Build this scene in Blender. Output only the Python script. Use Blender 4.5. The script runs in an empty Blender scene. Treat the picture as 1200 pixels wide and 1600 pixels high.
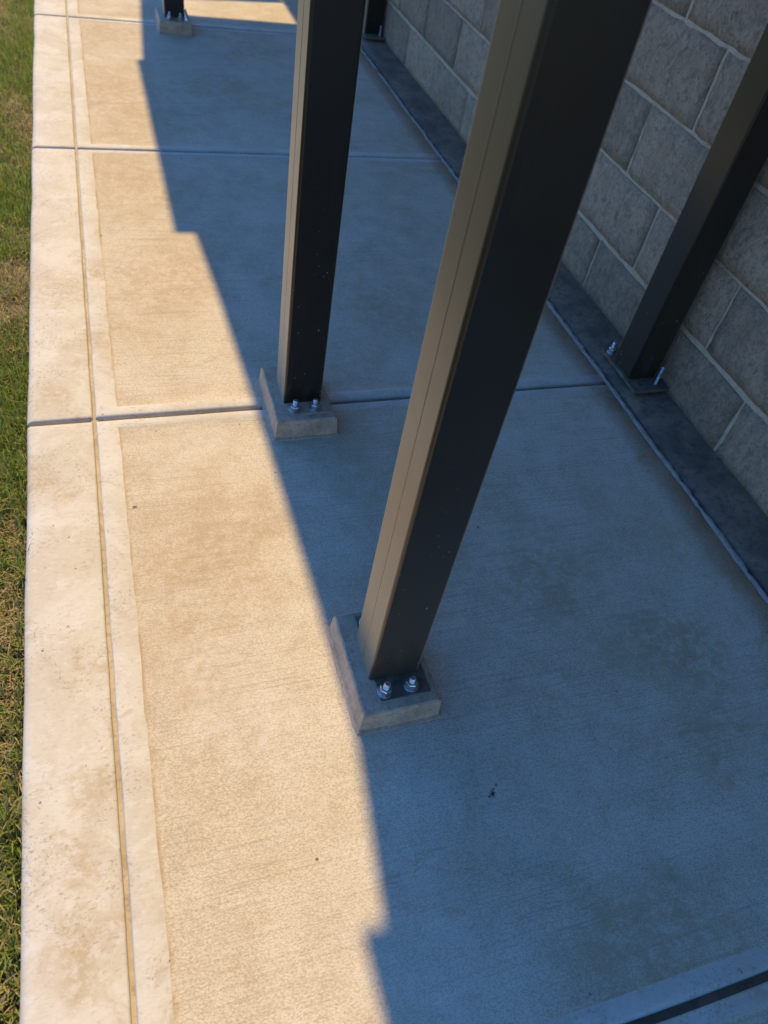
import bpy, bmesh, math, random
import numpy as np
from mathutils import Vector, Matrix, noise

random.seed(7)
rng = np.random.default_rng(7)
scene = bpy.context.scene
col = scene.collection

# ------------------------------------------------------------------ camera
cam_d = bpy.data.cameras.new('camera')
cam = bpy.data.objects.new('camera', cam_d)
col.objects.link(cam)
R_ = Vector((0.94788706, -0.28140089, 0.14941107))
U_ = Vector((0.11297744, 0.73534724, 0.66820696))
F_ = Vector((0.29790305, 0.61650465, -0.72881808))
M = Matrix((R_, U_, -F_)).transposed().to_4x4()
M.translation = Vector((0, 0, 1.253))
cam.matrix_world = M
cam_d.sensor_fit = 'VERTICAL'
cam_d.sensor_height = 36
cam_d.lens = 36 * 1176.5 / 1600
cam_d.clip_start = 0.02
cam_d.clip_end = 2000
cam_d.dof.use_dof = True
cam_d.dof.focus_distance = 1.42
cam_d.dof.aperture_fstop = 5.2
scene.camera = cam

# ------------------------------------------------------------------ sky, sun, exposure
EL = math.radians(55)
world = bpy.data.worlds.new('World')
scene.world = world
world.use_nodes = True
wn = world.node_tree
bg = wn.nodes['Background']
sky = wn.nodes.new('ShaderNodeTexSky')
sky.sky_type = 'NISHITA'
sky.sun_disc = False
sky.sun_elevation = EL
sky.sun_rotation = 0
sky.air_density = 1.0
sky.dust_density = 0.2
sky.ozone_density = 1.0
hs = wn.nodes.new('ShaderNodeHueSaturation')
hs.inputs['Saturation'].default_value = 1.43
wn.links.new(sky.outputs[0], hs.inputs['Color'])
wb = wn.nodes.new('ShaderNodeMix')          # the camera's warm white balance leaves the sky bluer
wb.data_type = 'RGBA'
wb.blend_type = 'MULTIPLY'
wb.inputs[0].default_value = 1
wb.inputs[7].default_value = (1.0, 1.08, 1.36, 1)
wn.links.new(hs.outputs[0], wb.inputs[6])
wn.links.new(wb.outputs[2], bg.inputs['Color'])
bg.inputs['Strength'].default_value = 0.15
sun_d = bpy.data.lights.new('sun', 'SUN')
sun_d.energy = 3.8
sun_d.angle = math.radians(0.53)
sun_d.color = (1.0, 0.765, 0.375)
sun = bpy.data.objects.new('sun', sun_d)
col.objects.link(sun)
sun.rotation_euler = Vector((0, math.cos(EL), math.sin(EL))).to_track_quat('Z', 'Y').to_euler()
vs = scene.view_settings
vs.view_transform = 'Standard'
vs.look = 'None'
vs.gamma = 1
vs.exposure = 0.62
vs.use_curve_mapping = False
try:
    scene.cycles.use_denoising = True
    scene.cycles.max_bounces = 8
except Exception:
    pass

# ------------------------------------------------------------------ helpers
def link(name, mesh, mat=None, parent=None):
    o = bpy.data.objects.new(name, mesh)
    col.objects.link(o)
    if mat is not None:
        for m in (mat if isinstance(mat, (list, tuple)) else [mat]):
            mesh.materials.append(m)
    if parent is not None:
        o.parent = parent
    return o

def from_bm(name, bm, mat=None, parent=None, smooth=False):
    bmesh.ops.recalc_face_normals(bm, faces=bm.faces)
    me = bpy.data.meshes.new(name)
    bm.to_mesh(me)
    bm.free()
    if smooth:
        me.shade_smooth()
    return link(name, me, mat, parent)

def tag(o, label=None, cat=None, group=None, kind=None):
    if label: o['label'] = label
    if cat: o['category'] = cat
    if group: o['group'] = group
    if kind: o['kind'] = kind
    return o

def empty(name, loc):
    o = bpy.data.objects.new(name, None)
    o.empty_display_size = 0.1
    col.objects.link(o)
    o.location = loc
    return o

def add_box(bm, x0, x1, y0, y1, z0, z1, bevel=0.0, seg=2):
    r = bmesh.ops.create_cube(bm, size=1)
    vs_ = r['verts']
    for v in vs_:
        v.co = Vector(((x0 + x1) / 2 + v.co.x * (x1 - x0), (y0 + y1) / 2 + v.co.y * (y1 - y0), (z0 + z1) / 2 + v.co.z * (z1 - z0)))
    if bevel > 0:
        es = list({e for v in vs_ for e in v.link_edges})
        bmesh.ops.bevel(bm, geom=es, offset=bevel, segments=seg, affect='EDGES', profile=0.5)

def lathe(bm, cx, cy, prof, n=20):
    rings = []
    for r, z in prof:
        rings.append([bm.verts.new((cx + r * math.cos(2 * math.pi * i / n), cy + r * math.sin(2 * math.pi * i / n), z)) for i in range(n)])
    for a, b in zip(rings, rings[1:]):
        for i in range(n):
            bm.faces.new((a[i], a[(i + 1) % n], b[(i + 1) % n], b[i]))
    bm.faces.new(rings[-1])
    bm.faces.new(rings[0][::-1])

# ------------------------------------------------------------------ material helpers
class NT:
    def __init__(s, name):
        s.m = bpy.data.materials.new(name)
        s.m.use_nodes = True
        s.t = s.m.node_tree
        s.b = s.t.nodes['Principled BSDF']
    def n(s, typ, **kw):
        nd = s.t.nodes.new(typ)
        for k, v in kw.items():
            setattr(nd, k, v)
        return nd
    def l(s, a, b):
        s.t.links.new(a, b)
    def coord(s, scale=(1, 1, 1), kind='Object', loc=(0, 0, 0)):
        tc = s.n('ShaderNodeTexCoord')
        mp = s.n('ShaderNodeMapping')
        mp.inputs['Scale'].default_value = scale
        mp.inputs['Location'].default_value = loc
        s.l(tc.outputs[kind], mp.inputs['Vector'])
        return mp.outputs[0]
    def noise(s, vec, scale, detail=4, rough=0.55, dist=0.0):
        nd = s.n('ShaderNodeTexNoise')
        nd.inputs['Scale'].default_value = scale
        nd.inputs['Detail'].default_value = detail
        nd.inputs['Roughness'].default_value = rough
        nd.inputs['Distortion'].default_value = dist
        s.l(vec, nd.inputs['Vector'])
        return nd.outputs['Fac']
    def ramp(s, fac, a, b, ca=0.0, cb=1.0):
        nd = s.n('ShaderNodeMapRange')
        nd.interpolation_type = 'SMOOTHSTEP'
        nd.inputs['From Min'].default_value = a
        nd.inputs['From Max'].default_value = b
        nd.inputs['To Min'].default_value = ca
        nd.inputs['To Max'].default_value = cb
        s.l(fac, nd.inputs['Value'])
        return nd.outputs[0]
    def math(s, op, a, b=None):
        nd = s.n('ShaderNodeMath', operation=op)
        for i, v in enumerate((a, b)):
            if v is None: continue
            if isinstance(v, (int, float)): nd.inputs[i].default_value = v
            else: s.l(v, nd.inputs[i])
        return nd.outputs[0]
    def mix(s, fac, a, b, blend='MIX'):
        nd = s.n('ShaderNodeMix', data_type='RGBA', blend_type=blend)
        if isinstance(fac, (int, float)): nd.inputs[0].default_value = fac
        else: s.l(fac, nd.inputs[0])
        for i, v in ((6, a), (7, b)):
            if isinstance(v, tuple): nd.inputs[i].default_value = (*v, 1)
            else: s.l(v, nd.inputs[i])
        return nd.outputs[2]
    def bump(s, h, strength, dist, prev=None):
        nd = s.n('ShaderNodeBump')
        nd.inputs['Strength'].default_value = strength
        nd.inputs['Distance'].default_value = dist
        s.l(h, nd.inputs['Height'])
        if prev is not None: s.l(prev, nd.inputs['Normal'])
        return nd.outputs[0]
    def blob(s, pts, warp=0.05, wscale=9):
        """union of soft irregular spots: (x, y, radius, strength)"""
        v = s.coord()
        nz = s.n('ShaderNodeTexNoise')
        nz.inputs['Scale'].default_value = wscale
        nz.inputs['Detail'].default_value = 5
        s.l(v, nz.inputs['Vector'])
        sub = s.n('ShaderNodeVectorMath', operation='SUBTRACT')
        s.l(nz.outputs['Color'], sub.inputs[0])
        sub.inputs[1].default_value = (.5, .5, .5)
        sc = s.n('ShaderNodeVectorMath', operation='SCALE')
        s.l(sub.outputs[0], sc.inputs[0])
        sc.inputs['Scale'].default_value = warp * 4
        ad = s.n('ShaderNodeVectorMath', operation='ADD')
        s.l(v, ad.inputs[0]); s.l(sc.outputs[0], ad.inputs[1])
        fl = s.n('ShaderNodeVectorMath', operation='MULTIPLY')
        s.l(ad.outputs[0], fl.inputs[0]); fl.inputs[1].default_value = (1, 1, 0)
        out = None
        for x, y, r, st in pts:
            d = s.n('ShaderNodeVectorMath', operation='DISTANCE')
            s.l(fl.outputs[0], d.inputs[0]); d.inputs[1].default_value = (x, y, 0)
            m = s.ramp(d.outputs['Value'], r, r * .15, 0, st)
            out = m if out is None else s.math('MAXIMUM', out, m)
        return out
    def set(s, color=None, rough=None, normal=None, metal=None, spec=None):
        for k, v in (('Base Color', color), ('Roughness', rough), ('Normal', normal), ('Metallic', metal), ('Specular IOR Level', spec)):
            if v is None: continue
            i = s.b.inputs[k]
            if isinstance(v, tuple): i.default_value = (*v, 1)
            elif isinstance(v, (int, float)): i.default_value = v
            else: s.l(v, i)
        return s.m

# broom-finished concrete field
def pits(t, v, scale, size, keep):
    vo = t.n('ShaderNodeTexVoronoi')
    vo.inputs['Scale'].default_value = scale
    t.l(v, vo.inputs['Vector'])
    wn_ = t.n('ShaderNodeTexWhiteNoise')
    t.l(vo.outputs['Position'], wn_.inputs['Vector'])
    sp = t.n('ShaderNodeSeparateColor')
    t.l(wn_.outputs['Color'], sp.inputs[0])
    sz = t.math('MULTIPLY', sp.outputs[1], size)
    near = t.math('SUBTRACT', t.math('ADD', sz, size * .35), vo.outputs['Distance'])
    return t.math('MULTIPLY', t.ramp(near, 0, size * .4), t.ramp(sp.outputs[0], keep, keep + .02))

def mat_broom():
    t = NT('broomed_concrete')
    v = t.coord()
    big = t.noise(v, 2.6, 6, .65, .4)
    mid = t.noise(v, 13, 6, .7, .3)
    c = t.mix(t.ramp(big, .38, .62), (.54, .455, .335), (.47, .375, .25))
    c = t.mix(t.ramp(mid, .48, .66, 0, .5), c, (.59, .51, .39))
    c = t.mix(t.ramp(mid, .48, .36, 0, .35), c, (.39, .30, .19))
    streak = t.noise(t.coord((4.5, 190, 1)), 1, 3, .6, .15)
    fade = t.ramp(t.noise(t.coord((1.2, 2.5, 1)), 1.6, 3), .42, .62, .35, 1)
    c = t.mix(t.math('MULTIPLY', t.ramp(streak, .50, .66, 0, .5), fade), c, (.32, .25, .16))
    grain = t.noise(t.coord((1, 1.5, 1)), 280, 2, .6)
    c = t.mix(t.ramp(grain, .50, .62, 0, .46), c, (.29, .22, .135))
    c = t.mix(t.ramp(grain, .46, .34, 0, .4), c, (.66, .59, .47))
    brown = t.blob([(.82, .84, .19, .55), (1.02, .61, .22, .7), (1.02, .41, .13, .5), (.65, .12, .15, .6), (.76, .13, .13, .6),
                    (.09, .98, .22, .5), (.05, .80, .2, .45), (.60, .93, .12, .5), (.75, 1.9, .25, .4), (.45, 3.6, .3, .5), (.20, 1.1, .2, .4), (.1, 2.05, .3, .45), (.0, 2.7, .5, .4), (.08, 3.4, .5, .5), (.1, 4.2, .4, .4), (.75, 4.05, .3, .5),
                    (1.285, .75, .09, .5), (1.30, .95, .08, .6), (1.28, 1.2, .07, .5), (1.30, 1.4, .09, .6), (1.30, 1.7, .07, .5), (1.29, 2.1, .08, .5), (1.27, .5, .08, .4)], .075, 7)
    patch = t.ramp(t.noise(v, 34, 5, .75), .38, .60, .15, 1)
    c = t.mix(t.math('MULTIPLY', brown, patch), c, (.36, .245, .125))
    pale = t.blob([(.073, .69, .11, .5), (.16, .62, .10, .4), (.3, .2, .3, .25), (.1, 1.3, .12, .3)], .09, 8)
    c = t.mix(t.math('MULTIPLY', pale, t.ramp(t.noise(v, 45, 5, .75), .38, .6, .2, 1)), c, (.60, .54, .45))
    sx = t.n('ShaderNodeSeparateXYZ')
    t.l(v, sx.inputs[0])
    rim = t.ramp(t.math('ABSOLUTE', t.math('SUBTRACT', sx.outputs['X'], -.0442)), .010, .001)
    rim = t.math('MULTIPLY', rim, t.ramp(t.noise(t.coord((1, 1, 1)), 9, 4, .6), .40, .58, .15, .85))
    c = t.mix(rim, c, (.36, .25, .12))
    pit = pits(t, v, 26, .075, .86)
    c = t.mix(t.math('MULTIPLY', pit, .75), c, (.08, .062, .045))
    spot = t.blob([(.514, .394, .0075, .95), (.507, .389, .004, .9), (.519, .401, .004, .9), (-.024, 1.158, .0065, .9)], .003, 160)
    c = t.mix(spot, c, (.025, .025, .03))
    h = t.math('ADD', t.math('MULTIPLY', t.math('MULTIPLY', streak, fade), .9), t.math('MULTIPLY', grain, -1.1))
    h = t.math('SUBTRACT', h, t.math('MULTIPLY', pit, .6))
    n1 = t.bump(h, .8, .0010)
    n2 = t.bump(mid, .3, .004, n1)
    return t.set(c, .85, n2, spec=.25)

def mat_trowel():
    t = NT('troweled_concrete')
    v = t.coord()
    big = t.noise(v, 4, 7, .68, .7)
    c = t.mix(t.ramp(big, .40, .60), (.545, .492, .408), (.485, .42, .325))
    blot = t.noise(v, 15, 7, .72, .8)
    c = t.mix(t.ramp(blot, .53, .68, 0, .55), c, (.39, .30, .195))
    c = t.mix(t.ramp(blot, .46, .34, 0, .6), c, (.575, .54, .475))
    fine = t.noise(t.coord((1, 1.7, 1)), 75, 6, .75, .3)
    c = t.mix(t.ramp(fine, .54, .66, 0, .38), c, (.36, .285, .19))
    c = t.mix(t.ramp(fine, .45, .34, 0, .4), c, (.60, .565, .50))
    zone = t.ramp(t.noise(v, 6.5, 4, .65), .45, .58)
    dash = t.noise(t.coord((95, 170, 95)), 1, 4, .7, .5)
    c = t.mix(t.math('MULTIPLY', t.ramp(dash, .57, .64, 0, .6), zone), c, (.27, .20, .12))
    zone2 = t.ramp(t.noise(v, 7.5, 4, .65, .5), .52, .6)
    c = t.mix(t.math('MULTIPLY', t.ramp(t.noise(v, 170, 3, .7), .54, .62, 0, .6), zone2), c, (.24, .21, .17))
    pit = pits(t, v, 38, .085, .74)
    c = t.mix(t.math('MULTIPLY', pit, .75), c, (.11, .085, .06))
    br = t.blob([(-.15, .33, .08, .7), (-.17, .45, .06, .5), (-.13, .55, .05, .5), (-.2, 1.27, .07, .6), (-.17, 1.22, .05, .6), (-.19, 1.56, .07, .5), (-.06, 2.1, .09, .7), (-.15, 2.0, .14, .5), (-.07, 1.75, .08, .5), (-.2, 4.0, .1, .4), (-.12, .75, .05, .5)], .05, 12)
    c = t.mix(t.math('MULTIPLY', br, t.ramp(t.noise(v, 55, 5, .75), .40, .56, .1, 1)), c, (.37, .265, .135))
    n1 = t.bump(fine, .5, .0016)
    n1 = t.bump(pit, -.7, .0012, n1)
    n1 = t.bump(blot, .25, .003, n1)
    return t.set(c, .72, n1, spec=.35)

def mat_simple_concrete(name, a, b, dark, rough=.75, sc=1.0, bstr=.5):
    t = NT(name)
    v = t.coord()
    c = t.mix(t.ramp(t.noise(v, 9 * sc, 6, .65, .4), .40, .60), a, b)
    c = t.mix(t.ramp(t.noise(v, 70 * sc, 4, .7), .52, .64, 0, .6), c, dark)
    c = t.mix(t.ramp(t.noise(v, 26 * sc, 4, .7), .53, .66, 0, .5), c, dark)
    n1 = t.bump(t.noise(v, 220, 4, .7), bstr, .0012)
    n1 = t.bump(t.noise(v, 45, 4, .6), bstr, .003, n1)
    return t.set(c, rough, n1)

def mat_block():
    t = NT('split_face_block')
    v = t.coord()
    oi = t.n('ShaderNodeObjectInfo')
    off = t.n('ShaderNodeVectorMath', operation='ADD')
    cmb = t.n('ShaderNodeCombineXYZ')
    r9 = t.math('MULTIPLY', oi.outputs['Random'], 37)
    for i in range(3): t.l(r9, cmb.inputs[i])
    t.l(v, off.inputs[0]); t.l(cmb.outputs[0], off.inputs[1])
    w = off.outputs[0]
    c = t.mix(t.ramp(t.noise(w, 9, 6, .7, .5), .40, .60), (.58, .395, .245), (.47, .32, .20))
    c = t.mix(t.ramp(t.noise(w, 30, 5, .75), .53, .64, 0, .55), c, (.27, .185, .125))
    c = t.mix(t.ramp(t.noise(w, 13, 4, .7, .5), .56, .66, 0, .5), c, (.36, .235, .13))
    drag = t.n('ShaderNodeMapping')
    drag.inputs['Scale'].default_value = (1, 1.15, .75)
    t.l(w, drag.inputs['Vector'])
    rag = t.noise(drag.outputs[0], 46, 6, .78, .3)
    c = t.mix(t.ramp(rag, .52, .62, 0, .6), c, (.24, .175, .115))
    c = t.mix(t.ramp(rag, .46, .36, 0, .45), c, (.64, .50, .34))
    fine = t.noise(w, 120, 5, .8)
    c = t.mix(t.ramp(fine, .52, .64, 0, .6), c, (.20, .155, .11))
    c = t.mix(t.ramp(fine, .46, .34, 0, .5), c, (.60, .49, .35))
    tone = t.ramp(oi.outputs['Random'], 0, 1, .80, 1.14)
    hsv = t.n('ShaderNodeHueSaturation')
    t.l(tone, hsv.inputs['Value']); t.l(c, hsv.inputs['Color'])
    n1 = t.bump(fine, .9, .005)
    n1 = t.bump(rag, 1.0, .02, n1)
    return t.set(hsv.outputs[0], .9, n1)

def mat_post():
    t = NT('dark_bronze_paint')
    v = t.coord()
    c = t.mix(t.ramp(t.noise(v, 3, 4), .3, .7), (.008, .0062, .004), (.012, .009, .006))
    dust = t.ramp(t.noise(t.coord((120, 120, 3)), 1, 4, .7), .52, .8, 0, .22)
    c = t.mix(dust, c, (.045, .034, .02))
    # paint chips and splashes near the foot
    vo = t.n('ShaderNodeTexVoronoi')
    vo.inputs['Scale'].default_value = 105
    t.l(t.coord((1, 1, .8)), vo.inputs['Vector'])
    wn_ = t.n('ShaderNodeTexWhiteNoise')
    t.l(vo.outputs['Position'], wn_.inputs['Vector'])
    chip = t.math('MULTIPLY', t.ramp(vo.outputs['Distance'], .22, .12), t.ramp(wn_.outputs['Value'], .74, .77))
    sep = t.n('ShaderNodeSeparateXYZ')
    t.l(t.coord(), sep.inputs[0])
    low = t.ramp(sep.outputs['Z'], .62, .08)
    clump = t.ramp(t.noise(v, 16, 3, .7), .48, .6)
    chip = t.math('MULTIPLY', t.math('MULTIPLY', chip, low), clump)
    c = t.mix(t.math('MULTIPLY', chip, .8), c, (.5, .46, .4))
    n1 = t.bump(t.noise(t.coord((90, 90, 6)), 1, 4, .6), .12, .001)
    n1 = t.bump(t.noise(v, 260, 3, .6), .10, .0006, n1)
    t.b.inputs['Coat Weight'].default_value = .8
    t.b.inputs['Sheen Weight'].default_value = 1.0
    t.b.inputs['Sheen Roughness'].default_value = .35
    t.b.inputs['Sheen Tint'].default_value = (1, .78, .46, 1)
    t.b.inputs['Coat Roughness'].default_value = .26
    t.b.inputs['Coat IOR'].default_value = 1.52
    t.b.inputs['Coat Tint'].default_value = (1, .93, .82, 1)
    return t.set(c, t.ramp(t.noise(v, 12, 4), .3, .7, .34, .44), n1, 0, .12)

def mat_zinc():
    t = NT('zinc_plated_steel')
    v = t.coord()
    c = t.mix(t.ramp(t.noise(v, 60, 4), .35, .7), (.56, .57, .58), (.30, .30, .31))
    return t.set(c, t.ramp(t.noise(v, 90, 3), .35, .65, .28, .55), t.bump(t.noise(v, 500, 3), .3, .0006), .9)

def mat_sealant():
    t = NT('pale_joint_sealant')
    v = t.coord()
    c = t.mix(t.ramp(t.noise(v, 30, 5, .7), .4, .7), (.41, .385, .335), (.29, .26, .21))
    return t.set(c, .45, t.bump(t.noise(v, 60, 4), .6, .004))

def mat_grass():
    t = NT('grass_blades')
    at = t.n('ShaderNodeAttribute')
    at.attribute_name = 'blade'
    t.b.inputs['Subsurface Weight'].default_value = 0
    m = t.set(at.outputs['Color'], .5, spec=.35)
    tr = t.n('ShaderNodeBsdfTranslucent')
    t.l(at.outputs['Color'], tr.inputs['Color'])
    mx = t.n('ShaderNodeMixShader')
    mx.inputs[0].default_value = .45
    out = t.t.nodes['Material Output']
    t.l(t.b.outputs[0], mx.inputs[1]); t.l(tr.outputs[0], mx.inputs[2]); t.l(mx.outputs[0], out.inputs[0])
    return m

def mat_soil():
    t = NT('lawn_soil')
    v = t.coord()
    c = t.mix(t.ramp(t.noise(v, 2.2, 5), .4, .62), (.075, .10, .025), (.13, .11, .05))
    c = t.mix(t.ramp(t.noise(v, 60, 5, .7), .45, .7), c, (.03, .032, .013))
    return t.set(c, .95, t.bump(t.noise(v, 90, 4, .7), .8, .02))

BROOM, TROWEL, BLOCK, POST, ZINC = mat_broom(), mat_trowel(), mat_block(), mat_post(), mat_zinc()
BED = mat_simple_concrete('joint_dirt', (.38, .30, .20), (.29, .23, .155), (.17, .135, .09))
FINES = mat_simple_concrete('joint_fines', (.44, .355, .245), (.36, .285, .185), (.24, .185, .12))
LEDGE = mat_simple_concrete('footing_concrete', (.225, .155, .098), (.14, .10, .065), (.065, .048, .034), .85)
GROUT = mat_simple_concrete('grout_pad', (.48, .34, .225), (.39, .275, .18), (.24, .165, .10), .75, 2)
MORTAR = mat_simple_concrete('mortar', (.47, .35, .23), (.38, .285, .185), (.27, .20, .135), .85, 1.5)
SEAL = mat_sealant()
GRASS, SOIL = mat_grass(), mat_soil()
def _canopy():
    t = NT('canopy_sheet_metal')
    return t.set((.62, .58, .50), .5)
CANOPY = _canopy()

# ------------------------------------------------------------------ ground
XE, XG, XB, XC, XL, XW = -.2419, -.0942, -.0442, 1.3213, 1.338, 1.494
bm = bmesh.new()
gxs = [-400, -60, -12, -4, -2, -1.2, -.8, -.5, -.3, -.2, 0, 3, 40, 400]
gys = [-400, -60, -10, -3, -1] + [i * .5 for i in range(0, 16)] + [9, 12, 20, 60, 400]
gv = [[bm.verts.new((x, y, -.05 + (.010 * noise.noise(Vector((x * 2, y * 2, 0))) if -3 < x < -.2 and -4 < y < 10 else 0) - (.0 if x < 0 else .12))) for y in gys] for x in gxs]
for i in range(len(gxs) - 1):
    for j in range(len(gys) - 1):
        bm.faces.new((gv[i][j], gv[i + 1][j], gv[i + 1][j + 1], gv[i][j + 1]))
g = from_bm('ground', bm, SOIL, None, True)
tag(g, 'earth under the patchy lawn left of the walkway', 'ground', kind='structure')

# ------------------------------------------------------------------ walkway: base + panels
bm = bmesh.new()
add_box(bm, XE + .012, XC - .03, -4.2, 11.4, -.16, -.026)
walk = from_bm('walkway', bm, BED)
tag(walk, 'pale concrete walkway with tooled joints between lawn and block wall', 'walkway', kind='structure')

def jit(seed, a, b, amp):
    return amp * noise.noise(Vector((seed * 13.7, a * 9.1, b * 9.1)))

def panel(x0, x1, y0, y1, rl, rr, rn, rf, border=None, seed=0):
    """slab section with rounded arrises; border=(l, r, n, f) smooth margin widths round a broomed field"""
    def edge(a, r, s):
        return [(a, r)] if r == 0 else [(a + s * r * (1 - math.cos(t)), r * (1 - math.sin(t))) for t in (0, .35, .7, 1.05, 1.571)]
    def axis(a0, a1, ra, rb, ba, bb, step):
        pts = [p for p in edge(a0, ra, 1)]
        ins = []
        lo, hi = a0 + ra, a1 - rb
        if border:
            for q in ((a0 + ba) if ba else None, (a1 - bb) if bb else None):
                if q is not None: ins += [q - .0015, q + .0015]
        base = lo + step
        while base < hi - step * .5:
            if all(abs(base - q) > .006 for q in ins): ins.append(base)
            base += step
        mids = [(q, 0.0) for q in sorted(ins)]
        return pts + mids + [p for p in edge(a1, rb, -1)][::-1]
    bl, br, bn, bf = border or (0, 0, 0, 0)
    X = axis(x0, x1, rl, rr, bl, br, .06)
    Y = axis(y0, y1, rn, rf, bn, bf, .03)
    def infield(x, y):
        return border and (x > x0 + bl) and (not br or x < x1 - br) and (y > y0 + bn) and (y < y1 - bf)
    bm = bmesh.new()
    V = []
    nx, ny = len(X), len(Y)
    for i, (x, dx) in enumerate(X):
        row = []
        for j, (y, dy) in enumerate(Y):
            z = -max(dx, dy)
            if dx == 0 and dy == 0:
                z += .0006 * noise.noise(Vector((x * 5, y * 5, seed)))
            xx, yy = x, y
            if infield(x, y): z -= .0012
            # ragged margin line where the edging tool stopped
            if border and 0 < i < nx - 1 and 0 < j < ny - 1:
                if bl and abs(x - (x0 + bl)) < .002: xx += jit(seed + 1, y * 3, 0, .0022) + jit(seed + 5, y, 3, .003)
                if bn and abs(y - (y0 + bn)) < .002: yy += jit(seed + 2, x * 3, 0, .0022)
                if bf and abs(y - (y1 - bf)) < .002: yy += jit(seed + 3, x * 3, 0, .0022)
            # hand-tooled arrises wander a little
            if i in (0, 1, 2, 3): xx += jit(1, y, 0, .0012) if rl < .01 else jit(9, y * .5, 0, .0025)
            if i >= nx - 4: xx += jit(1, y, 0, .0012)
            if rr == 0 and i == nx - 1: xx += jit(4, y * 2.5, 1, .008) + jit(6, y * .6, 1, .006)
            if j < 4 or j >= ny - 4: yy += jit(2, x, round((y0 if j < 4 else y1) * 2), .0013)
            row.append(bm.verts.new((xx, yy, z)))
        V.append(row)
    for i in range(nx - 1):
        for j in range(ny - 1):
            f = bm.faces.new((V[i][j], V[i + 1][j], V[i + 1][j + 1], V[i][j + 1]))
            f.smooth = True
            f.material_index = 1 if border and infield((X[i][0] + X[i + 1][0]) / 2, (Y[j][0] + Y[j + 1][0]) / 2) else 0
    ring = [V[i][0] for i in range(nx)] + [V[nx - 1][j] for j in range(1, ny)] + [V[i][ny - 1] for i in range(nx - 2, -1, -1)] + [V[0][j] for j in range(ny - 2, 0, -1)]
    low = [bm.verts.new((v.co.x, v.co.y, -.10)) for v in ring]
    for k in range(len(ring)):
        bm.faces.new((ring[k], low[k], low[(k + 1) % len(ring)], ring[(k + 1) % len(ring)]))
    return from_bm('concrete_panel', bm, [TROWEL, BROOM], walk)

JY = [-4.25, -2.82, -1.40, .0236, 1.4527, 2.9185, 4.3436, 5.79, 7.22, 8.65, 10.08, 11.4]
GW, GL = .0062, .0037          # half widths of the cross grooves and of the long groove
for k, (a, b) in enumerate(zip(JY, JY[1:])):
    panel(XE, XG - GL, a + GW, b - GW, .019, .005, .008, .008, None, k)
    panel(XG + GL, XC, a + GW, b - GW, .005, 0, .008, .008, (XB - XG - GL, 0, .032, .027), 20 + k)

# sand and mortar fines settled in the long groove
bm = bmesh.new()
prev = None
for y in np.arange(-4.2, 11.4, .02):
    zf = -.0095 + .0022 * noise.noise(Vector((1, y * 7, 0))) + .0012 * noise.noise(Vector((4, y * 31, 0)))
    q = [bm.verts.new((XG - .008, y, zf + .001)), bm.verts.new((XG, y, zf)), bm.verts.new((XG + .008, y, zf + .001))]
    if prev:
        for p in range(2): bm.faces.new((prev[p], q[p], q[p + 1], prev[p + 1]))
    prev = q
from_bm('joint_fines', bm, FINES, walk, True)

# footing ledge along the wall
bm = bmesh.new()
ys = np.arange(-4.2, 11.4, .05)
prev = None
for y in ys:
    xl = XL + jit(31, y * 2, 0, .004) + jit(32, y * .4, 0, .004)
    zz = -.004 + .004 * noise.noise(Vector((3, y * 4, 0)))
    r = [bm.verts.new((xl, y, -.12)), bm.verts.new((xl, y, zz - .004)), bm.verts.new((xl + .005, y, zz)),
         bm.verts.new((xl + .05, y, zz + .003 * noise.noise(Vector((8, y * 6, 0))))), bm.verts.new((xl + .11, y, zz + .003 * noise.noise(Vector((12, y * 6, 0))))), bm.verts.new((XW + .03, y, zz))]
    if prev:
        for p in range(5): bm.faces.new((prev[p], r[p], r[p + 1], prev[p + 1]))
    prev = r
ledge = from_bm('foundation_ledge', bm, LEDGE, None, True)
tag(ledge, 'dark concrete footing ledge along the foot of the block wall', 'ledge', kind='structure')

# ragged sealant bead along the slab edge
bm = bmesh.new()
prev = None
for y in np.arange(-1.5, 7.5, .012):
    a = XC - .013 + jit(41, y * 4, 0, .0025) + jit(44, y * .5, 0, .004) + jit(46, y * 14, 0, .0018)
    b = XC + .006 + jit(42, y * 5, 0, .006) + jit(43, y * .8, 0, .006) + jit(47, y * 16, 0, .006)
    if b < a + .003: b = a + .003
    h = .0006 + jit(45, y * 6, 0, .0008)
    r = [bm.verts.new((a, y, -.0005)), bm.verts.new((a + (b - a) * .35, y, h)), bm.verts.new((a + (b - a) * .7, y, h * .7)), bm.verts.new((b, y, -.0035))]
    if prev and noise.noise(Vector((48, y * 5, 0))) + .5 * noise.noise(Vector((49, y * 19, 0))) > -.45:
        for p in range(3): bm.faces.new((prev[p], r[p], r[p + 1], prev[p + 1]))
    prev = r
tag(from_bm('sealant_bead', bm, SEAL, None, True), 'pale ragged sealant bead smeared along the walkway edge by the footing ledge', 'sealant')

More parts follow.
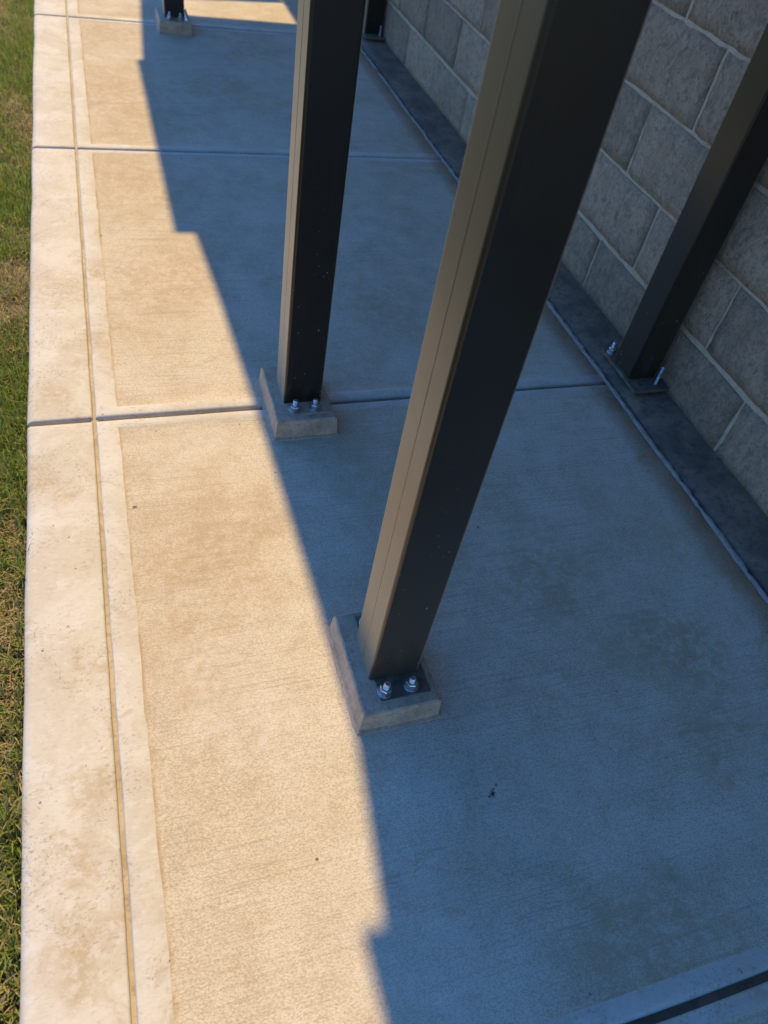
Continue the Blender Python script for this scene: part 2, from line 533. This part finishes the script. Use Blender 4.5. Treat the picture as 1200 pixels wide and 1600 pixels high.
# ------------------------------------------------------------------ block wall
wall = empty('block_wall', (XW, 0, 0))
tag(wall, 'grey split-face concrete block wall with pale mortar joints', 'wall')
H1, CH, BL = .1795, .2032, .4064
def block_mesh(seed, ln, ht):
    """rough split face towards -X; origin at the lower near corner, on the mortar plane"""
    bm = bmesh.new()
    ny_, nz_ = 11, 6
    g_ = []
    for j in range(ny_ + 1):
        row = []
        for k in range(nz_ + 1):
            fy, fz = j / ny_, k / nz_
            e = min(fy, 1 - fy) * ln; e2 = min(fz, 1 - fz) * ht
            d = .0085 + .0075 * noise.noise(Vector((fy * 3.1 + seed * 5.3, fz * 1.7, seed))) + .0060 * noise.noise(Vector((fy * 9 + seed, fz * 5, seed * 3)))
            ed = min(1, min(e, e2) / .016)
            d *= (.30 + .70 * ed)
            jy = jit(seed, fz * 2, fy * 5, .005) if j in (0, ny_) else 0
            jz = jit(seed + 9, fy * 2, fz * 5, .005) if k in (0, nz_) else 0
            row.append(bm.verts.new((-max(d, .001), fy * ln + jy, fz * ht + jz)))
        g_.append(row)
    for j in range(ny_):
        for k in range(nz_):
            bm.faces.new((g_[j][k], g_[j][k + 1], g_[j + 1][k + 1], g_[j + 1][k])).smooth = True
    ring = [g_[j][0] for j in range(ny_ + 1)] + [g_[ny_][k] for k in range(1, nz_ + 1)] + [g_[j][nz_] for j in range(ny_ - 1, -1, -1)] + [g_[0][k] for k in range(nz_ - 1, 0, -1)]
    bk = [bm.verts.new((.02, v.co.y, v.co.z)) for v in ring]
    for i in range(len(ring)):
        bm.faces.new((ring[i], ring[(i + 1) % len(ring)], bk[(i + 1) % len(ring)], bk[i]))
    bmesh.ops.recalc_face_normals(bm, faces=bm.faces)
    me = bpy.data.meshes.new('concrete_block')
    bm.to_mesh(me); bm.free()
    me.materials.append(BLOCK)
    return me
J = .0112
full = [block_mesh(s, BL - J, CH - J) for s in range(9)]
base = [block_mesh(50 + s, BL - J, H1 + .008 - J) for s in range(5)]
V0 = 1.9561
for c in range(7):
    z0 = -.008 if c == 0 else H1 + CH * (c - 1) + J / 2
    for k in range(-7, 13):
        y = V0 + k * BL - (BL / 2 if c % 2 else 0) + J / 2
        me = (base if c == 0 else full)
        me = me[random.randrange(len(me))]
        o = bpy.data.objects.new('concrete_block', me)
        col.objects.link(o)
        o.parent = wall
        o.location = (random.uniform(-.0015, .0015), y, z0)
ya, yb = V0 - 7 * BL - BL / 2, V0 + 13 * BL
bm = bmesh.new()
zt = H1 + CH * 6
for c in range(7, 18):
    for k in range(-7, 13):
        y = V0 + k * BL - (BL / 2 if c % 2 else 0) + J / 2
        add_box(bm, -.007 + random.uniform(-.003, .003), .02, y, y + BL - J, H1 + CH * (c - 1) + J / 2, H1 + CH * c - J / 2)
up = from_bm('upper_blocks', bm, BLOCK, wall)
up['kind'] = 'stuff'
bm = bmesh.new()
add_box(bm, 0, .19, ya, yb, -.1, H1 + CH * 17 + .01)
from_bm('mortar', bm, MORTAR, wall)

# ------------------------------------------------------------------ posts, pads, bolts
def _plate():
    t = NT('dusty_bronze_plate')
    v = t.coord()
    c = t.mix(t.ramp(t.noise(v, 40, 4), .4, .65), (.085, .066, .048), (.15, .12, .09))
    return t.set(c, .55)
PLATE = _plate()
S = .0949
HT = 2.9
def shaft(z0, z1, parent, r=.0065, n=6):
    pts = []
    for cx, cy, a0 in ((S - r, S - r, 0), (r, S - r, 90), (r, r, 180), (S - r, r, 270)):
        for i in range(n + 1):
            a = math.radians(a0 + 90 * i / n)
            pts.append((cx + r * math.cos(a), cy + r * math.sin(a), math.cos(a), math.sin(a)))
    N = len(pts)
    verts, faces, nrm = [], [], []
    for z in (z0, z1):
        verts += [(p[0], p[1], z) for p in pts]
    for i in range(N):
        j = (i + 1) % N
        faces.append((i, j, N + j, N + i))
        nrm += [(pts[i][2], pts[i][3], 0), (pts[j][2], pts[j][3], 0), (pts[j][2], pts[j][3], 0), (pts[i][2], pts[i][3], 0)]
    me = bpy.data.meshes.new('shaft')
    me.from_pydata(verts, [], faces)
    me.shade_smooth()
    me.normals_split_custom_set(nrm)
    return link('shaft', me, POST, parent)

def weld_seam(z0, z1, parent, f=.5):
    bm = bmesh.new()
    prev = None
    yc = S * f
    for i in range(60):
        z = z0 + (z1 - z0) * i / 59
        w = .0015 + jit(77, z * 3, 0, .0005)
        r = [bm.verts.new((.0003, yc - w * 1.5, z)), bm.verts.new((-.00035, yc - w * .4, z)), bm.verts.new((-.00035, yc + w * .4, z)), bm.verts.new((.0003, yc + w * 1.5, z))]
        if prev:
            for p in range(3): bm.faces.new((prev[p], r[p], r[p + 1], prev[p + 1]))
        prev = r
    return from_bm('weld_seam', bm, POST, parent)

def bolt(x, y, z, parent, h=.040, rot=.3, nut=True, tilt=(0, 0), rs=.0061):
    bm = bmesh.new()
    prof = [(rs * .9, -.01)]
    zz = 0
    while zz < h - .003:
        prof += [(rs, zz), (rs * .86, zz + .0009)]
        zz += .0018
    prof += [(rs, h - .0025), (rs * .78, h)]
    lathe(bm, 0, 0, prof, 18)
    o = from_bm('anchor_bolt', bm, ZINC, parent)
    o.location = (x, y, z)
    o.rotation_euler = (tilt[0], tilt[1], 0)
    if nut:
        bm = bmesh.new()
        lathe(bm, 0, 0, [(.0138, .0), (.0138, .002), (.0131, .0026)], 28)
        from_bm('washer', bm, ZINC, o)
        bm = bmesh.new()
        R0 = .0113
        rings = []
        for r, z_ in ((R0 * .93, .0027), (R0, .004), (R0, .0135), (R0 * .9, .0152)):
            rings.append([bm.verts.new((r * math.cos(rot + i * math.pi / 3), r * math.sin(rot + i * math.pi / 3), z_)) for i in range(6)])
        for a_, b_ in zip(rings, rings[1:]):
            for i in range(6): bm.faces.new((a_[i], a_[(i + 1) % 6], b_[(i + 1) % 6], b_[i]))
        bm.faces.new(rings[-1]); bm.faces.new(rings[0][::-1])
        from_bm('nut', bm, ZINC, o)
    return o

def pad(x0, x1, y0, y1, h, seed, label):
    root_x, root_y = (x0 + x1) / 2, (y0 + y1) / 2
    lv = [(-.004, .011), (.0015, .0105), (.0035, .0045), (.010, .0035), (h * .5, .002), (h - .006, .0002), (h - .002, -.0012), (h, -.0045)]
    bm = bmesh.new()
    per = []
    n1, n2 = 14, 18
    for i in range(n1): per.append((i / n1, 0))
    for i in range(n2): per.append((1, i / n2))
    for i in range(n1): per.append((1 - i / n1, 1))
    for i in range(n2): per.append((0, 1 - i / n2))
    rings = []
    for li, (z, o_) in enumerate(lv):
        ring = []
        for fx, fy in per:
            sx = -1 if fx == 0 else (1 if fx == 1 else 0)
            sy = -1 if fy == 0 else (1 if fy == 1 else 0)
            x = x0 + fx * (x1 - x0); y = y0 + fy * (y1 - y0)
            w = .0022 if li < 3 else .0013
            n_ = noise.noise(Vector((x * 30 + seed * 7, y * 30, z * 25))) * w
            cor = .75 if sx and sy else 1
            oo = (o_ + n_) * cor
            ring.append(bm.verts.new((x + sx * oo - root_x, y + sy * oo - root_y, z + (.0012 * noise.noise(Vector((x * 26, y * 26, seed))) if li > 4 else 0))))
        rings.append(ring)
    for a_, b_ in zip(rings, rings[1:]):
        for i in range(len(per)): bm.faces.new((a_[i], a_[(i + 1) % len(per)], b_[(i + 1) % len(per)], b_[i]))
    bm.faces.new(rings[-1])
    o = from_bm('concrete_pad', bm, GROUT)
    o.location = (root_x, root_y, 0)
    return tag(o, label, 'pad', 'raised pads under the front posts')

PX, P1, P2, P4 = .3463, .6242, 1.4006, 4.2721
PADH = .0492
def front_post(y, label, rots, plate=None):
    t = empty('steel_post', (PX, y, PADH))
    tag(t, label, 'post', 'dark steel posts along the walkway')
    shaft(.001, HT - PADH, t)
    weld_seam(.012, HT - PADH, t)
    bm = bmesh.new()
    add_box(bm, .010, S + .011, -.044, S + .046, -.004, .0014, .0008, 1)
    from_bm('base_plate', bm, plate or POST, t)
    bolt(.021, -.028, .0014, t, .031, rots[0], tilt=(.02, .05))
    bolt(.073, -.026, .0014, t, .028, rots[1], tilt=(-.02, -.04))
    bolt(.028, S + .026, .0014, t, .029, .1)
    bolt(.070, S + .026, .0014, t, .030, .6)
    return t
front_post(P1, 'dark bronze square steel post nearest the camera, two zinc bolts at its foot', (.35, .8), PLATE)
front_post(P2, 'dark square steel post whose pad straddles the cross joint beside the shadow edge', (.1, .5), GROUT)
front_post(P4, 'farthest dark steel post standing left of the sunlit patch', (.6, .2))
pad(.3174, .4652, .5579, .7749, PADH, 1, 'raised grout pad under the nearest steel post')
pad(.3174, .4652, .5579 + .7764, .7749 + .7764, PADH, 2, 'raised grout pad lying across the joint under the second post')
pad(.3174, .4652, .5579 + 3.648, .7749 + 3.648, PADH, 3, 'far raised grout pad near the sunlit patch')

def wall_post(x, y, label, loose):
    t = empty('steel_post', (x, y, .004))
    tag(t, label, 'post', 'dark steel posts along the walkway')
    shaft(.0145, HT - .004, t)
    # base plate with an open hole, held just clear of the ledge
    bm = bmesh.new()
    px0, px1, py0, py1 = -.008, .110, -.054, .148
    hx, hy, hr = .029, -.026, .0085
    n = 20
    circ = [(hx + hr * math.cos(2 * math.pi * i / n), hy + hr * math.sin(2 * math.pi * i / n)) for i in range(n)]
    sq = []
    ex, ey = px1, .02
    for i in range(n):                                   # hole rim tied to the plate's front part
        a = 2 * math.pi * i / n
        dx, dy = math.cos(a), math.sin(a)
        tt = min([((px1 - hx) / dx) if dx > 1e-6 else 9, ((px0 - hx) / dx) if dx < -1e-6 else 9, ((ey - hy) / dy) if dy > 1e-6 else 9, ((py0 - hy) / dy) if dy < -1e-6 else 9])
        sq.append((hx + dx * tt, hy + dy * tt))
    for cx_, cy_ in ((px1, ey), (px0, ey), (px0, py0), (px1, py0)):
        k = min(range(n), key=lambda i: (sq[i][0] - cx_) ** 2 + (sq[i][1] - cy_) ** 2)
        sq[k] = (cx_, cy_)
    lo, hi = .005, .0145
    A = [[bm.verts.new((q[0], q[1], z)) for q in circ] for z in (lo, hi)]
    B = [[bm.verts.new((q[0], q[1], z)) for q in sq] for z in (lo, hi)]
    for i in range(n):
        j = (i + 1) % n
        bm.faces.new((A[1][i], A[1][j], B[1][j], B[1][i])); bm.faces.new((A[0][i], B[0][i], B[0][j], A[0][j]))
        bm.faces.new((A[0][i], A[0][j], A[1][j], A[1][i])); bm.faces.new((B[0][i], B[1][i], B[1][j], B[0][j]))
    add_box(bm, px0, px1, ey, py1, lo, hi)
    from_bm('base_plate', bm, PLATE, t)
    bolt(.077, -.028, .0145, t, .060 if loose else .05, nut=False, tilt=(.0, .0), rs=.0052)
    bolt(.012, .128, .0145, t, .036, .2)
    bolt(.090, .128, .0145, t, .030, .2)
    return t
wall_post(1.3723, 1.437, 'dark steel post against the block wall, empty hole and tall stud in its plate', True)
wall_post(1.3850, 4.375, 'far dark steel post against the block wall, mostly behind the second front post', False)

# ------------------------------------------------------------------ canopy overhead (throws the stepped shade)
can = empty('canopy', (0, 0, HT))
tag(can, 'sheet-metal canopy overhead on the posts, stepped outer edge', 'canopy')
OFF = HT / math.tan(EL)
edge = [(-4.0, .234), (.247, .234), (.2475, .270), (.40, .289), (.54, .305), (.86, .302), (1.325, .290), (1.963, .266), (2.322, .245), (2.3225, .182), (3.838, .182), (3.8385, .205), (4.687, .262), (6.5, .27), (9, .27)]
def ex_(y):
    for (a, xa), (b, xb) in zip(edge, edge[1:]):
        if a <= y <= b: return xa + (xb - xa) * (y - a) / (b - a)
HOLE = [(.462, 4.508), (1.046, 4.512), (1.040, 4.862), (.462, 4.770)]
bm = bmesh.new()
def slab(q, z0=0.0, z1=.004):
    a_ = [bm.verts.new((x, y + OFF, z0)) for x, y in q]
    b_ = [bm.verts.new((x, y + OFF, z1)) for x, y in q]
    bm.faces.new(b_); bm.faces.new(a_[::-1])
    for i in range(len(q)):
        j = (i + 1) % len(q)
        bm.faces.new((a_[i], a_[j], b_[j], b_[i]))
XR = XW + .004
for (a, xa), (b, xb) in zip(edge, edge[1:]):
    if b - a < .001: continue
    if a >= 3.838 and b <= 4.69:
        slab([(xa, a), (.462, a), (.462, b), (xb, b)]); slab([(1.046, a), (XR, a), (XR, b), (1.046, b)])
    elif a == 4.687:
        c_ = 5.0; xc_ = xa + (xb - xa) * (c_ - a) / (b - a)
        slab([(xa, a), (.462, a), (.462, c_), (xc_, c_)]); slab([(1.046, a), (XR, a), (XR, c_), (1.046, c_)])
        slab([(xc_, c_), (XR, c_), (XR, b), (xb, b)])
    else:
        slab([(xa, a), (XR, a), (XR, b), (xb, b)])
slab([(.462, 3.8385), (1.046, 3.8385), (1.046, 4.512), (.462, 4.508)])
slab([(.462, 4.770), (1.040, 4.862), (1.046, 5.0), (.462, 5.0)])
from_bm('roof_sheet', bm, CANOPY, can)
bm = bmesh.new()
add_box(bm, PX + .002, PX + S - .002, -1.6, 10.8, .006, .13)
from_bm('beam', bm, POST, can)
bm = bmesh.new()
add_box(bm, 1.376, 1.462, -1.6, 10.8, .006, .13)
from_bm('beam', bm, POST, can)

# ------------------------------------------------------------------ grass
def grass(n, x0, x1, y0, y1, seed):
    r = np.random.default_rng(seed)
    # crowd the blades towards the walkway, where the picture looks at them
    u = r.random(n)
    x = x1 - (x1 - x0) * u ** 1.35
    y = r.uniform(y0, y1, n)
    dry = np.array([noise.noise(Vector((a * 3.0, b * 1.7, 5))) + .6 * noise.noise(Vector((a * 11, b * 9, 2))) for a, b in zip(x, y)])
    tuft = np.array([noise.noise(Vector((a * 16, b * 16, 9))) for a, b in zip(x, y)])
    L = np.clip(r.normal(.042, .012, n) + tuft * .02, .014, .08)
    w = r.uniform(.0007, .0016, n)
    az = r.uniform(0, 2 * np.pi, n)
    lean = np.abs(r.normal(.6, .35, n))
    isdry = r.random(n) < np.clip(.26 + dry * 1.0, .05, .9)
    lean = np.where(isdry, lean + .5, lean)
    dx, dy = np.cos(az), np.sin(az)
    px_, py_ = -dy, dx
    z0 = -.048 + .01 * np.array([noise.noise(Vector((a * 2, b * 2, 0))) for a, b in zip(x, y)])
    h1 = L * .55 * np.cos(lean * .6); r1 = L * .55 * np.sin(lean * .6)
    h2 = h1 + L * .45 * np.cos(lean * 1.3); r2 = r1 + L * .45 * np.sin(lean * 1.3)
    x = np.minimum(x, XE + .004 - np.maximum(0, dx * r2) * .30)
    vt = np.empty((n, 5, 3))
    vt[:, 0] = np.stack([x - px_ * w, y - py_ * w, z0], 1)
    vt[:, 1] = np.stack([x + px_ * w, y + py_ * w, z0], 1)
    vt[:, 2] = np.stack([x + dx * r1 + px_ * w * .85, y + dy * r1 + py_ * w * .85, z0 + h1], 1)
    vt[:, 3] = np.stack([x + dx * r1 - px_ * w * .85, y + dy * r1 - py_ * w * .85, z0 + h1], 1)
    vt[:, 4] = np.stack([x + dx * r2, y + dy * r2, z0 + np.maximum(h2, .004)], 1)
    k = np.arange(n) * 5
    quads = np.stack([k, k + 1, k + 2, k + 3], 1)
    tris = np.stack([k + 3, k + 2, k + 4], 1)
    me = bpy.data.meshes.new('grass')
    me.vertices.add(n * 5)
    me.vertices.foreach_set('co', vt.reshape(-1).astype(np.float32))
    me.loops.add(n * 7)
    me.loops.foreach_set('vertex_index', np.concatenate([quads, tris], 1).reshape(-1).astype(np.int32))
    me.polygons.add(n * 2)
    st = np.stack([np.arange(n) * 7, np.arange(n) * 7 + 4], 1).reshape(-1)
    me.polygons.foreach_set('loop_start', st.astype(np.int32))
    me.update(calc_edges=True)
    g1, g2, g3 = np.array([.25, .32, .045]), np.array([.36, .37, .08]), np.array([.13, .20, .035])
    d1, d2 = np.array([.58, .46, .22]), np.array([.36, .26, .11])
    t_ = r.random((n, 1)); s_ = r.random((n, 1))
    cg = np.where(s_ < .35, g3 + (g1 - g3) * t_, g1 + (g2 - g1) * t_)
    cd = d2 + (d1 - d2) * t_
    c = np.where(isdry[:, None], cd, cg)
    ca = np.ones((n, 5, 4), np.float32)
    ca[:, :, :3] = c[:, None, :]
    at = me.color_attributes.new('blade', 'FLOAT_COLOR', 'POINT')
    at.data.foreach_set('color', ca.reshape(-1))
    return me
me = grass(150000, -1.05, XE - .001, -.6, 7.2, 3)
tag(link('grass', me, GRASS), 'short patchy green and straw coloured lawn grass along the walkway edge', 'grass', kind='stuff')

# ------------------------------------------------------------------ crumbs of dirt caught in the joints and along the ledge
bm = bmesh.new()
spots = [(XL + random.uniform(.0, .13) ** 1, random.uniform(.3, 4.2), -.003) for _ in range(150)]
spots += [(random.uniform(-.2, 1.3), random.uniform(.05, 3.2), .0) for _ in range(22)]
spots += [(random.uniform(1.22, 1.318), random.uniform(.4, 3.2), .0) for _ in range(90)]
spots += [(random.uniform(-.08, .33), JY[4] + random.uniform(-.004, .004), -.025) for _ in range(25)]
for x, y, z in spots:
    q = random.uniform(.0007, .0019) * (1.5 if x > XL else 1)
    m_ = Matrix.Translation((x, y, z + q * .3)) @ Matrix.Rotation(random.uniform(0, 6), 4, 'Z') @ Matrix.Diagonal((q * random.uniform(.8, 2.2), q, q * .6, 1))
    bmesh.ops.create_icosphere(bm, subdivisions=1, radius=1, matrix=m_)
tag(from_bm('dirt_crumbs', bm, mat_simple_concrete('crumbs', (.22, .16, .10), (.14, .10, .065), (.06, .05, .035))), 'tiny brown dirt crumbs scattered along the joints and the footing ledge', 'dirt', kind='stuff')
